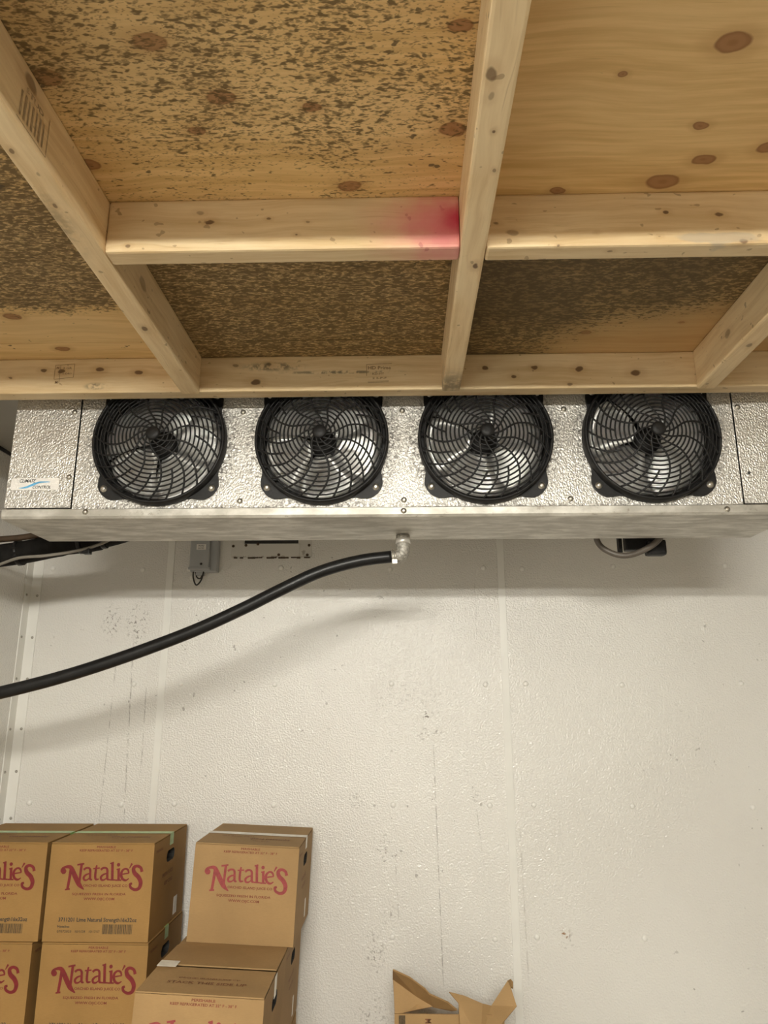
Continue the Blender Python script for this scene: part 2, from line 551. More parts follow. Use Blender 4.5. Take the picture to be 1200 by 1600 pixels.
def mould_right(g, v, c):
    p = g.xyz(v)
    st = g.noise(g.mapv(g.warp(v, 12, .02), (80, 210, 1), rot=(0, 0, -.2)), 1.0, 2, .6)
    low = g.noise(v, 6, 3, .6)
    far = g.ramp(p[1], 1.02, 1.08)
    clean = g.blob(g.warp(g.warp(v, 6, .10), 25, .03), (.70, 1.60, 0), (.50, .27, 0), .62)
    farm = g.mul(far, g.math('SUBTRACT', 1.0, clean))
    dens = g.add(g.add(.16, g.mul(low, .10)), g.mul(farm, .41))
    dens = g.math('MINIMUM', dens, .585)
    thr = g.math('SUBTRACT', 1.02, dens)
    m = g.ramp(st, g.add(thr, -.05), g.add(thr, .10))
    c = g.mix(g.mul(clean, .6), c, (.42, .25, .11))
    c = g.mix(g.mul(farm, g.ramp(low, .25, .6, .5, .9)), c, (.175, .118, .054))
    return g.mix(g.mul(m, .86), c, (.105, .075, .037))

KL = [(-.314, .731, .022), (-.47, .779, .022), (-.246, .819, .020), (-.123, .839, .015), (-.295, .878, .014), (-.482, .944, .017),
      (-.08, 1.002, .020), (.076, .717, .016), (.078, .886, .022), (-.844, 1.398, .02), (-.803, 1.549, .018)]
KR = [(.422, .75, .024), (.296, .796, .008), (.437, .887, .012), (.468, .957, .018), (.258, 1.022, .013), (.421, 1.006, .028),
      (.419, 1.502, .014), (.555, .933, .018), (.62, 1.46, .008)]
plyL = ply_material('plywood_mouldy', KL, mould_left)
plyR = ply_material('plywood_pale', KR, mould_right)
for (x0, x1, y0, y1, m) in [(XL + .002, .1175, .43, 1.520, plyL), (XL + .002, .1175, 1.5225, 1.641, plyL), (.1205, 1.339, .43, 1.641, plyR), (1.342, XR - .002, .43, 1.641, plyR)]:
    b = new_bm(); box(b, x0, x1, y0, y1, ZP, ZP + .015, .001)
    fpart('plywood_sheet', b, m)

def rim_extra(g, v, c):
    # blue-grey stain spots and grimy lower edge
    fine = g.noise(v, 60, 3, .6)
    m = g.mul(g.blob(v, (-.74, 1.6, 2.326), (.035, .05, .012), .8, .9), g.ramp(fine, .35, .55))
    m = g.mx(m, g.mul(g.blob(v, (-.31, 1.6, 2.372), (.10, .05, .016), .8, .8), g.ramp(fine, .42, .58)))
    m = g.mx(m, g.mul(g.blob(v, (-.15, 1.6, 2.356), (.20, .05, .006), .8, .8), g.ramp(fine, .42, .56)))
    return g.mix(m, c, (.13, .11, .075))
RIMK = [(-.871, 1.6, 2.369, .006, 1), (-.826, 1.6, 2.366, .007, 1), (-.733, 1.6, 2.37, .008, 1), (-.637, 1.6, 2.361, .008, 1),
        (-.35, 1.6, 2.332, .010, 1), (-.32, 1.6, 2.380, .006, .8), (-.4, 1.6, 2.377, .006, .7), (.201, 1.6, 2.362, .007, 1), (.269, 1.6, 2.340, .006, 1),
        (.319, 1.6, 2.361, .007, 1), (.425, 1.6, 2.358, .008, 1), (.557, 1.6, 2.346, .010, 1), (.40, 1.6, 2.318, .006, .7), (-.95, 1.6, 2.35, .004, .8)]
b = new_bm(); box(b, XL + .002, XR - .002, 1.600, 1.641, 2.309, ZP - .0005, .004)
rim = fpart('rim_board', b, lumber('lumber_rim', 0, RIMK, rim_extra))
b = new_bm(); box(b, XL + .002, XR - .002, .43, .471, ZJ, ZP - .0005, .004)
fpart('rim_board', b, lumber('lumber_near_rim', 0))

def joist_extra(g, v, c):
    fine = g.noise(v, 45, 3, .6)
    m = g.mul(g.blob(v, (.118, 1.56, 2.31), (.06, .10, .05), .9, .75), g.ramp(fine, .3, .6))
    m = g.mx(m, g.mul(g.blob(v, (-.52, .95, 2.302), (.03, .12, .03), .9, .45), g.ramp(fine, .35, .6)))
    return g.mix(m, c, (.17, .14, .095))
JK = [(.107, .693, 2.302, .007, .8), (.110, .725, 2.302, .005, .5), (.122, .781, 2.302, .003, 1), (.126, 1.081, 2.302, .006, 1), (.13, .853, 2.302, .003, .7),
      (-.505, 1.28, 2.302, .007, .9), (-.51, .91, 2.302, .004, .8), (-.515, .80, 2.302, .004, .8), (-.485, .77, 2.38, .012, .7), (-.485, 1.2, 2.35, .014, .5),
      (.698, 1.42, 2.35, .010, .5), (.718, 1.38, 2.302, .006, .7)]
joist_m = lumber('lumber_joist', 1, JK, joist_extra, 1.12)
JX = (-1.115, -.505, .118, .718, 1.32, 1.93)
for x in JX:
    b = new_bm(); box(b, x - .021, x + .021, .4715, 1.5995, ZJ, ZP - .0005, .0045)
    fpart('joist', b, joist_m)

def pink_extra(g, v, c):
    fine = g.noise(v, 18, 4, .6)
    d = g.dist(v, (.105, 1.03, 2.343), (.20, .1, .10))
    m = g.ramp(g.add(d, g.mul(g.math('SUBTRACT', fine, .5), .5)), .1, 1.0, .82, 0)
    c = g.mix(m, c, (.66, .115, .20))
    d2 = g.dist(v, (.097, 1.03, 2.355), (.045, .1, .040))
    return g.mix(g.ramp(g.add(d2, g.mul(g.math('SUBTRACT', fine, .5), .6)), .1, 1.0, .9, 0), c, (.46, .008, .055))
def stain_extra(g, v, c):
    wv = g.warp(v, 25, .02)
    m = g.blob(wv, (.51, 1.03, 2.312), (.075, .05, .012), .25, .6)
    c = g.mix(m, c, (.42, .37, .29))
    return c
BLK = [(-.312, 1.03, 2.357, .006, 1), (-.216, 1.03, 2.361, .004, .9), (-.15, 1.03, 2.355, .003, .6), (-.17, 1.03, 2.33, .003, .9), (-.446, 1.03, 2.313, .004, .8),
       (-.33, 1.03, 2.375, .006, .5)]
BRK = [(.429, 1.03, 2.362, .005, 1), (.516, 1.03, 2.354, .006, 1), (.181, 1.03, 2.327, .008, .6), (.318, 1.03, 2.325, .003, 1), (.417, 1.03, 2.316, .003, .9),
       (.548, 1.03, 2.306, .006, .9), (.156, 1.03, 2.345, .005, .8), (.255, 1.03, 2.303, .003, .9), (.34, 1.045, 2.302, .004, .7)]
blk_mats = [lumber('lumber_block_%s' % n, 0, k, e) for n, k, e in (('a', [], None), ('pink', BLK, pink_extra), ('stained', BRK, stain_extra))]
for i in range(1, len(JX) - 1):
    m = blk_mats[1] if i == 1 else blk_mats[2] if i == 2 else blk_mats[0]
    b = new_bm(); box(b, JX[i] + .0215, JX[i + 1] - .0215, 1.028, 1.066, ZJ + (.001 if i == 1 else -.001), ZP - .0005, .0045)
    fpart('blocking', b, m)
for (x0, x1) in ((JX[-1], XR - .002),):
    b = new_bm(); box(b, x0 + (.0215 if x0 > 1 else 0), x1 - (.0215 if x1 < 0 else 0), 1.028, 1.066, ZJ, ZP - .0005, .0045)
    fpart('blocking', b, blk_mats[0])

# stamps printed on the lumber
b = new_bm()
f = lambda u, v: (u, 1.5994, v)
put_flat(b, text_flat('HD Prime', .0085, .055), f, -.052, 2.362)
stroke(b, [(-.083, 2.375), (-.022, 2.377)], .0012, f)
stroke(b, [(-.083, 2.375), (-.083, 2.345)], .0012, f)
put_flat(b, text_flat('KD-HT', .005, .028), f, -.055, 2.348)
put_flat(b, text_flat('2 S-P-F', .005, .034), f, -.052, 2.337)
for z in (2.331, 2.328): stroke(b, [(-.08, z), (-.03, z + .001)], .0009, f)
fpart('grade_stamp', b, M['stamp'])
b = new_bm()
stroke(b, [(-.842, 2.345), (-.842, 2.382)], .0012, f); stroke(b, [(-.842, 2.382), (-.795, 2.385)], .0012, f)
stroke(b, [(-.795, 2.385), (-.795, 2.350)], .0012, f); stroke(b, [(-.842, 2.345), (-.795, 2.350)], .0012, f)
stroke(b, [(-.829, 2.335), (-.829, 2.382)], .0010, f)
put_flat(b, text_flat('M', .007), f, -.8355, 2.372)
put_flat(b, text_flat('M', .007), f, -.8355, 2.334)
put_flat(b, text_flat('2 GR', .005, .022), f, -.812, 2.372)
put_flat(b, text_flat('S-DRY', .004, .024), f, -.811, 2.358)
fpart('grade_stamp', b, M['stamp'])
# printed panel on the side of the left joist
b = new_bm()
f = lambda u, v: (-.4835, u, v)
for k in range(7): stroke(b, [(.755 + k * .0095, 2.318), (.755 + k * .0095, 2.355)], [.0035, .0045][k % 2], f)
stroke(b, [(.748, 2.312), (.824, 2.312)], .0012, f); stroke(b, [(.824, 2.312), (.824, 2.372)], .0012, f)
put_flat(b, text_flat('STUD', .008, .045), f, .785, 2.361)
fpart('grade_stamp', b, M['palestamp'])

# ================================================================== EVAPORATOR
UX0, UX1, UY, UYB, UZB, UZ0, UZ1 = -.985, .948, 1.710, 1.957, 2.022, 2.048, 2.400
ev = thing('evaporator_unit', 'silver embossed four fan evaporator unit hung under the ceiling behind the wooden rim', 'evaporator', (0, 1.83, UZB))
EO = Vector((0, -1.83, -UZB))
def epart(name, bm, mat, smooth=False): return obj(name, bm, mat, ev, EO, smooth)

b = new_bm()   # casing behind the panels: top, back and ends
box(b, UX0 + .002, UX1 - .002, UY + .002, UYB, UZ1 - .004, UZ1, 0)
box(b, UX0 + .002, UX1 - .002, UYB - .004, UYB, UZ0, UZ1 - .004, 0)
box(b, UX0 + .001, UX0 + .004, UY + .002, UYB, UZ0, UZ1 - .004, 0)
box(b, UX1 - .004, UX1 - .001, UY + .002, UYB, UZ0, UZ1 - .004, 0)
epart('casing', b, M['alu_clean'])
for x in (-.9, -.3, .3, .88):
    b = new_bm(); box(b, x - .02, x + .02, 1.80, 1.83, UZ1, ZC)
    epart('hanger_bracket', b, M['pan'])

PX0, PX1 = -.8165, .8245
CX = (-.604, -.198, .2065, .6135); CZ = 2.220
cells = (PX0, -.401, .00425, .41, PX1)
HR = .158
b = new_bm()
for i, cx in enumerate(CX):
    x0, x1, z0, z1 = cells[i], cells[i + 1], UZ0, UZ1 - .0005
    angs = [2 * PI * k / 64 for k in range(64)] + [math.atan2(z - CZ, x - cx) % (2 * PI) for x in (x0, x1) for z in (z0, z1)]
    angs.sort()
    inner, outer, back = [], [], []
    for a in angs:
        ca, sa = math.cos(a), math.sin(a)
        tx = ((x1 - cx) / ca if ca > 0 else (x0 - cx) / ca) if abs(ca) > 1e-9 else 1e9
        tz = ((z1 - CZ) / sa if sa > 0 else (z0 - CZ) / sa) if abs(sa) > 1e-9 else 1e9
        tt = min(tx, tz)
        inner.append(b.verts.new((cx + HR * ca, UY, CZ + HR * sa)))
        back.append(b.verts.new((cx + HR * ca, UY + .006, CZ + HR * sa)))
        outer.append(b.verts.new((cx + tt * ca, UY, CZ + tt * sa)))
    n = len(angs)
    for k in range(n):
        j = (k + 1) % n
        b.faces.new((inner[k], outer[k], outer[j], inner[j]))
        b.faces.new((back[k], inner[k], inner[j], back[j]))
bmesh.ops.remove_doubles(b, verts=b.verts, dist=1e-5)
bmesh.ops.recalc_face_normals(b, faces=b.faces)
epart('front_panel', b, M['alu'])
b = new_bm(); box(b, UX0, PX0 - .003, UY - .003, UY + .001, UZ0 + .003, UZ1, .0012)
endL = epart('end_panel', b, M['alu_clean'])
b = new_bm(); box(b, PX1 + .003, UX1, UY - .003, UY + .001, UZ0 + .003, UZ1, .0012)
endR = epart('end_panel', b, M['alu_clean'])
# drip pan: front lip, bottom, ends
b = new_bm()
prof = [(UY - .0045, UZ0), (UY - .0065, UZ0 - .002), (UY - .0065, UZB + .007), (UY - .003, UZB + .001), (UY + .002, UZB), (UYB, UZB - .002),
        (UYB, UZB + .024), (UYB - .002, UZB + .024), (UYB - .002, UZB + .001), (UY + .002, UZB + .003), (UY - .0035, UZB + .007), (UY - .0035, UZ0)]
L = [b.verts.new((UX0 - .002, y, z)) for y, z in prof]; R_ = [b.verts.new((UX1 + .002, y, z)) for y, z in prof]
for k in range(len(prof)):
    j = (k + 1) % len(prof); b.faces.new((L[k], L[j], R_[j], R_[k]))
box(b, UX0 - .002, UX0 - .0005, UY, UYB, UZB, UZ0); box(b, UX1 + .0005, UX1 + .002, UY, UYB, UZB, UZ0)
bmesh.ops.recalc_face_normals(b, faces=b.faces)
pan = epart('drip_pan', b, M['pan'])
# screws on the panels
b = screw_mesh(.0048, .004); sc0 = None
for (x, z, y) in [(-.399, 2.066, UY), (.005, 2.066, UY), (-.402, 2.300, UY), (.002, 2.300, UY), (.408, 2.300, UY), (.41, 2.066, UY), (-.83, 2.13, UY - .003), (-.834, 2.303, UY - .003), (.838, 2.300, UY - .003),
                  (-.778, 2.039, UY - .0065), (.004, 2.037, UY - .0065), (.781, 2.036, UY - .0065)]:
    l = Vector((x, y, z)) + EO
    if sc0 is None: sc0 = obj('screw', b, M['steel'], ev, l)
    else: inst(sc0, ev, l)
b = new_bm(); disc_y(b, .004, UY - .0034, 12, (.846, 0, 2.128)); epart('screw_hole', b, M['dark'])

# sticker
b = new_bm()
w2, h2, rc = .0605, .0155, .005
vs = []
for (sx, sz, a0) in ((1, 1, 0), (-1, 1, 90), (-1, -1, 180), (1, -1, 270)):
    for k in range(4):
        a = math.radians(a0 + 30 * k)
        vs.append(b.verts.new((sx * (w2 - rc) + rc * math.cos(a), -.0006, sz * (h2 - rc) + rc * math.sin(a))))
b.faces.new(vs[::-1])
LL = Vector((-.914, UY - .0031, 2.1125)) + EO
stk = obj('sticker', b, M['white'], ev, LL)
stk['label'] = 'white sticker with a blue swoosh and slanted black lettering'
b = new_bm(); f = lambda u, v: (u, -.0010, v)
put_flat(b, text_flat('CLIMATE', .0078, .041, .28), f, -.019, .0045)
put_flat(b, text_flat('CONTROL', .0078, .046, .28), f, .018, -.0118)
obj('lettering', b, M['ink'], stk)
b = new_bm(); f = lambda u, v: (u, -.0008, v)
stroke(b, [(-.039, -.0105), (-.022, -.0085), (-.004, -.001), (.012, .0045), (.038, .0055)], [.001, .0045, .0060, .0045, .0006], f)
obj('swoosh', b, M['blue'], stk)

# fans, shrouds and guards
def shroud_bm():
    bm = new_bm()
    lathe_y(bm, [(HR, .006), (HR - .004, .05), (HR - .004, .12)], 48)
    disc_y(bm, HR - .004, .12, 48)
    return bm
def blade_bm():
    bm = new_bm()
    grid = []
    for i in range(7):
        r = .030 + (.148 - .030) * i / 6
        row = []
        span = math.radians(74 + 4 * math.sin(PI * i / 6)); skew = math.radians(16) * (i / 6) ** 1.4
        for k in range(7):
            t = k / 6 - .5
            a = t * span + skew
            y = .022 - t * (.030 - .006 * i / 6) + .006 * (t * t) * 4
            row.append(bm.verts.new((r * math.cos(a), y, r * math.sin(a))))
        grid.append(row)
    for i in range(6):
        for k in range(6):
            fc = bm.faces.new((grid[i][k], grid[i][k + 1], grid[i + 1][k + 1], grid[i + 1][k])); fc.smooth = True
    bmesh.ops.solidify(bm, geom=list(bm.faces), thickness=.0012)
    return bm
def motor_bm():
    bm = new_bm()
    r = lathe_y(bm, [(.034, .075), (.034, .012), (.030, .004), (.012, .002)], 28); bm.faces.new(r[-1])
    return bm
GR = .166
def flange_bm():
    bm = new_bm()
    N = 96; fr, bk, inn, inb = [], [], [], []
    hs, rc = .152, .048
    for k in range(N):
        a = 2 * PI * k / N; ca, sa = abs(math.cos(a)), abs(math.sin(a))
        r = .166
        # rounded square
        lo, hi = 0.0, .3
        for _ in range(30):
            mid = (lo + hi) / 2; x, z = mid * ca, mid * sa
            qx, qz = max(x - (hs - rc), 0), max(z - (hs - rc), 0)
            if math.hypot(qx, qz) < rc: lo = mid
            else: hi = mid
        d = abs(((a + PI / 4) % (PI / 2)) - PI / 4)          # 0 at axes, pi/4 at corners
        wgt = min(max((d - .42) / .22, 0), 1); wgt = wgt * wgt * (3 - 2 * wgt)
        r = r * (1 - wgt) + max(lo, .166) * wgt
        inner_r = .150
        for (lst, rad, y) in ((fr, r, -.007), (bk, r, -.0002), (inn, inner_r, -.007), (inb, inner_r, .004)):
            lst.append(bm.verts.new((rad * math.cos(a), y, rad * math.sin(a))))
    for k in range(N):
        j = (k + 1) % N
        bm.faces.new((fr[k], fr[j], bk[j], bk[k])); bm.faces.new((inn[k], inn[j], fr[j], fr[k])); bm.faces.new((inb[k], inb[j], inn[j], inn[k]))
    # raised outer band
    lathe_y(bm, [(GR, -.006), (GR, -.030), (GR - .003, -.033), (GR - .007, -.032), (GR - .008, -.006)], 72)
    bmesh.ops.recalc_face_normals(bm, faces=bm.faces)
    return bm
def dome(r): return -.031 - .038 * (1 - (r / .16) ** 2)
def ring_bm(r):
    bm = new_bm()
    q = .0021
    lathe_y(bm, [(r - q, dome(r)), (r, dome(r) - q * 1.3), (r + q, dome(r)), (r, dome(r) + q * 1.3)], 56, close=True)
    bmesh.ops.recalc_face_normals(bm, faces=bm.faces)
    return bm
TA = [(0.10, 30), (.2, 6), (.3, -9), (.45, -16), (.62, -14), (.8, -7), (1.0, 4)]
def ang(t):
    for i in range(len(TA) - 1):
        if t <= TA[i + 1][0] or i == len(TA) - 2:
            k = (t - TA[i][0]) / (TA[i + 1][0] - TA[i][0])
            return TA[i][1] + k * (TA[i + 1][1] - TA[i][1])
def spoke_bm(t0):
    bm = new_bm(); pts = []
    for k in range(9):
        t = t0 + (1 - t0) * k / 8
        r = .160 * t; a = -math.radians(ang(t))
        pts.append((r * math.cos(a), dome(r) - .0005, r * math.sin(a)))
    tube(bm, smooth_path(pts, 3), .0024, 6)
    return bm
def hub_bm():
    bm = new_bm()
    r = lathe_y(bm, [(.017, dome(0) + .004), (.0175, dome(0) - .003), (.014, dome(0) - .006), (.004, dome(0) - .0065)], 24); bm.faces.new(r[-1])
    return bm
protos = {}
def share(key, name, maker, mat, parent, loc=(0, 0, 0), rot=(0, 0, 0), smooth=False):
    if key in protos: return inst(protos[key], parent, loc, rot)
    o = obj(name, maker(), mat, parent, loc, smooth); o.rotation_euler = rot
    protos[key] = o
    return o
RADII = [.160 * (.17 + .83 * k / 13) for k in range(13)]
for i, cx in enumerate(CX):
    base = Vector((cx, UY, CZ)) + EO
    share('shroud', 'fan_shroud', shroud_bm, M['dark'], ev, base)
    fan = share('motor', 'fan', motor_bm, M['black'], ev, base)
    for k in range(5):
        share('blade', 'blade', blade_bm, M['blade'], fan, (0, 0, 0), (0, .4 * i + 2 * PI * k / 5, 0))
    gd = share('flange', 'fan_guard', flange_bm, M['black'], ev, base)
    for q, r in enumerate(RADII):
        share('ring%d' % q, 'ring', lambda: ring_bm(r), M['black'], gd)
    for k in range(12):
        share('spoke', 'spoke', lambda: spoke_bm(.10), M['black'], gd, (0, 0, 0), (0, 2 * PI * k / 12, 0))
        share('spoke2', 'spoke', lambda: spoke_bm(.62), M['black'], gd, (0, 0, 0), (0, 2 * PI * (k + .5) / 12, 0))
    share('hub', 'hub', hub_bm, M['black'], gd)
    for sx in (-1, 1):
        for sz in (-1, 1):
            share('bolt', 'bolt', lambda: screw_mesh(.006, .005), M['steel'], gd, (sx * .134, -.007, sz * .122))

# ================================================================== DRAIN HOSE (elbow, clamp, hose)
dh = thing('drain_hose', 'thick black drain hose sagging from the metal elbow under the fan unit to the left', 'hose', (0, 1.89, 1.95))
HO = Vector((0, -1.89, -1.95))
# drain nipple under the pan
b = new_bm()
tube(b, [(.002, 1.90, UZB - .0025), (.002, 1.90, UZB - .020)], .0185, 20)
obj('drain_nipple', b, M['pipe_metal'], dh, HO)
b = new_bm()
tube(b, [(.002, 1.90, UZB - .012), (.002, 1.90, UZB - .026)], .0205, 8)
obj('drain_nut', b, M['nut'], dh, HO)

hp = [(-.028, 1.895, 1.9605), (-.116, 1.89, 1.948), (-.217, 1.885, 1.919), (-.317, 1.88, 1.872), (-.416, 1.88, 1.822), (-.546, 1.88, 1.763),
      (-.708, 1.88, 1.702), (-.869, 1.88, 1.650), (-1.03, 1.88, 1.609), (-1.2, 1.89, 1.575), (-1.359, 1.90, 1.55)]
b = new_bm(); tube(b, smooth_path(hp, 6), .0165, 16)
obj('hose', b, M['rubber'], dh, HO, True)
b = new_bm()
tube(b, smooth_path([(.002, 1.90, 1.998), (.002, 1.90, 1.980), (-.002, 1.899, 1.968), (-.012, 1.897, 1.9625), (-.030, 1.895, 1.9605)], 4), [.0185] * 10 + [.017] * 7, 16)
obj('elbow', b, M['pipe_metal'], dh, HO, True)
b = new_bm()
for x in (-.018, -.024): lathe = tube(b, [(x + .002, 1.896, 1.9615), (x - .002, 1.896, 1.961)], .0192, 18)
box(b, -.027, -.013, 1.872, 1.882, 1.938, 1.950, .001)
obj('hose_clamp', b, M['steel'], dh, HO)

# ================================================================== REFRIGERANT LINES at left
rl = thing('refrigerant_lines', 'bundle of black foam insulated pipes running from the unit to the left wall', 'pipes', (-1.1, 2.07, 2.0))
RO = Vector((1.1, -2.07, -2.0))
b = new_bm()
tube(b, smooth_path([(-.80, 2.075, 2.075), (-.86, 2.07, 2.055), (-.93, 2.065, 2.040), (-1.02, 2.06, 2.028), (-1.10, 2.06, 2.012), (-1.20, 2.06, 1.998), (-1.359, 2.06, 1.985)], 6),
     [.026] * 9 + [.031] * 8 + [.034] * 20, 14)
obj('insulated_pipe', b, M['foam'], rl, RO, True)
b = new_bm(); tube(b, smooth_path([(-.93, 2.02, 2.095), (-1.02, 2.03, 2.066), (-1.10, 2.04, 2.052), (-1.2, 2.05, 2.046), (-1.359, 2.06, 2.04)], 5), .0095, 10)
obj('liquid_pipe', b, M['copper'], rl, RO, True)
b = new_bm(); tube(b, smooth_path([(-.82, 2.03, 2.055), (-.87, 2.02, 2.025), (-.93, 2.01, 2.004), (-1.02, 2.01, 1.990), (-1.10, 2.02, 1.986), (-1.17, 2.04, 1.970), (-1.25, 2.06, 1.955), (-1.359, 2.08, 1.95)], 5), .0045, 8)
obj('control_wire', b, M['greywire'], rl, RO, True)
for (x, z, r) in ((-.945, 2.038, .034), (-1.125, 2.008, .038), (-.88, 2.050, .031)):
    b = new_bm(); tube(b, [(x - .006, 2.064, z), (x + .006, 2.064, z + .002)], r, 16)
    obj('tape_band', b, M['rubber'], rl, RO)
b = new_bm(); box(b, -.915, -.895, 2.01, 2.03, 1.995, 2.012, .002)
obj('cable_clip', b, M['rubber'], rl, RO)

# ================================================================== SMALL THINGS ON THE BACK WALL
jb = thing('junction_box', 'small grey junction box on the back wall below the left of the fan unit', 'junction box', (-.722, YB, 2.036))
b = new_bm(); box(b, -.046, .052, -.034, 0, .0, .16, .004)
obj('body', b, M['greybox'], jb)
b = new_bm(); box(b, -.046, .026, -.050, -.0342, .012, .16, .006); box(b, -.048, .030, -.053, -.0345, .006, .0145, .002)
obj('cover', b, M['greybox'], jb)
b = new_bm(); box(b, -.022, .012, -.0508, -.0502, .078, .098, 0)
st = obj('sticker', b, M['white'], jb)
b = new_bm(); f = lambda u, v: (u, -.0511, v)
for k, tx in enumerate(('PELIGRO', 'DANGER', 'HIGH VOLT')): put_flat(b, text_flat(tx, .0035, .022), f, -.005, .0915 - k * .0055)
obj('lettering', b, M['ink'], st)
b = screw_mesh(.003, .003); obj('screw', b, M['ink'], jb, (-.002, -.0502, .026))
b = new_bm(); tube(b, smooth_path([(-.034, -.03, .004), (-.033, -.03, -.022), (-.02, -.032, -.048), (-.004, -.03, -.030), (.004, -.03, .004)], 5), .0028, 8)
tube(b, smooth_path([(-.028, -.024, .004), (-.022, -.024, -.018), (-.008, -.024, -.022), (.0, -.024, .004)], 5), .0024, 8)
obj('wire', b, M['ink'], jb, None, True)
b = new_bm(); box(b, -.026, .002, -.028, -.006, -.012, .001, .002); obj('cable_gland', b, M['greybox'], jb)
b = new_bm(); box(b, -.052, -.038, -.012, 0, -.026, -.010, .003); obj('cable_clip', b, M['strip'], jb)

def rust_plate():
    g = G('painted_plate_rusty'); v = g.oc()
    n = g.noise(v, 70, 3, .6); n2 = g.noise(v, 14, 2)
    p = g.xyz(v)
    edge = g.ramp(p[2], .0, .010, .9, 0)
    m = g.mul(g.mx(edge, g.ramp(n2, .64, .78, 0, .5)), g.ramp(n, .53, .66))
    return g.done(g.mix(m, (.66, .64, .60), (.12, .07, .035)), .5)
M['rustplate'] = rust_plate()
wp = thing('vent_plate', 'painted metal plate with slot and rusty edge, right of the junction box', 'wall plate', (-.48, YB, 2.092))
b = new_bm(); box(b, -.148, .148, -.003, 0, .002, .16, .001)
obj('plate', b, M['rustplate'], wp)
b = new_bm(); box(b, -.100, .098, -.0034, -.0028, .052, .12, 0)
obj('slot', b, M['dark'], wp)
b = new_bm(); box(b, -.104, .104, -.008, -.003, .002, .052, .0015); obj('slot_cover', b, M['rustplate'], wp)
sp = None
for (x, z) in ((-.142, .044), (-.094, .046), (.028, .010), (.138, .046), (.132, .010), (-.05, .05)):
    y = -.008 if abs(x) < .1 else -.003
    if sp is None: sp = obj('screw', screw_mesh(.0035, .003), M['copper'], wp, (x, y, z))
    else: inst(sp, wp, (x, y, z))
b = new_bm()
random.seed(4)
for k in range(12):
    x = -.135 + k * .023 + random.uniform(-.004, .004); ww = random.uniform(.010, .030)
    box(b, x, x + ww, -.0085, -.0005, -.001 - random.uniform(0, .003), .0018 + k * .00001, 0)
obj('rust_edge', b, M['copper'], wp)

cl = thing('cable_loop', 'taupe cable loop with a dark bracket hanging behind the right of the fan unit', 'cable', (.63, 2.0, 2.0))
b = new_bm(); tube(b, smooth_path([(.545, 2.0, 2.08), (.546, 2.0, 2.025), (.570, 2.0, 1.995), (.615, 1.99, 1.978), (.668, 1.985, 1.992), (.715, 1.98, 2.026), (.735, 1.975, 2.08)], 6), .0085, 10)
obj('cable', b, M['brownwire'], cl, (-.63, -2.0, -2.0), True)
b = new_bm(); box(b, .635, .725, 2.03, 2.06, 2.002, 2.10, .004); box(b, .69, .745, 2.015, 2.05, 1.985, 2.03, .008); box(b, .615, .625, 2.03, 2.05, 1.995, 2.10, .001)
obj('bracket', b, M['black'], cl, (-.63, -2.0, -2.0))
b = new_bm(); tube(b, [(.68, 1.957, 2.09), (.68, 2.04, 2.09)], .006, 8); obj('hanger', b, M['steel'], cl, (-.63, -2.0, -2.0))

# ================================================================== CARTONS
BW, BD, BH = .300, .322, .2575
def U(X, Y): return ((X - (605 - 45 * (Y - 115) / 1025)) / 1090 * BW, (1140 - Y) / 1025 * BH)
KX = BW / 1090
def logo(bm, fn, sc=1.0):
    def s(pts, ws):
        ws = [q * KX * .92 for q in (ws if isinstance(ws, (list, tuple)) else [ws] * len(pts))]
        stroke(bm, [U(*p) for p in pts], ws, fn)
    def d(x, y, r): dot(bm, *U(x, y), r * KX, fn)
    # N
    d(203, 418, 27)
    s([(200, 440), (180, 415), (190, 388), (225, 372), (266, 372), (290, 400), (330, 480), (372, 555), (424, 606)], [22, 26, 24, 28, 40, 48, 54, 50, 6])
    s([(278, 392), (268, 480), (252, 600)], [34, 32, 30]); s([(226, 608), (276, 602)], [16, 18])
    s([(388, 346), (380, 440), (372, 545)], [30, 28, 26]); s([(342, 350), (414, 336)], [18, 18])
    # a t a
    for ox in (0, 180):
        oy = -2 if ox else 0
        s([(412 + ox, 402 + oy), (432 + ox, 385 + oy), (462 + ox, 382 + oy), (480 + ox, 402 + oy), (482 + ox, 460 + oy), (486 + ox, 498 + oy), (506 + ox, 504 + oy)], [26, 22, 20, 26, 28, 26, 12])
        s([(480 + ox, 438 + oy), (440 + ox, 452 + oy), (416 + ox, 480 + oy), (424 + ox, 506 + oy), (452 + ox, 506 + oy), (480 + ox, 482 + oy)], [12, 20, 26, 22, 16, 12])
    s([(548, 352), (540, 400), (536, 470), (546, 500), (576, 496)], [16, 26, 28, 24, 10]); s([(512, 388), (580, 382)], 15)
    # l i e
    s([(712, 326), (714, 410), (716, 500)], 30); s([(688, 334), (726, 322)], [14, 18]); s([(682, 503), (748, 505)], 15)
    s([(780, 388), (782, 504)], 29); s([(758, 396), (794, 386)], 14); s([(748, 507), (812, 507)], 15); d(776, 346, 18)
    s([(812, 446), (890, 432)], 14)
    s([(888, 434), (876, 398), (846, 388), (816, 412), (808, 452), (822, 492), (856, 508), (890, 488)], [16, 22, 20, 26, 30, 28, 22, 8])
    # apostrophe, S
    s([(918, 332), (892, 382)], [22, 9])
    s([(1024, 418), (1010, 376), (968, 358), (936, 382), (946, 430), (990, 474), (1014, 530), (1000, 586), (958, 604), (914, 584), (904, 550), (926, 540)],
      [34, 30, 30, 40, 46, 48, 46, 38, 30, 28, 30, 20])
def tt(bm, fn, body, Xc, Y, cap, width, shear=0):
    u, v = U(Xc, Y)
    put_flat(bm, text_flat(body, cap * BH / 1025, width * KX, shear), fn, u, v)

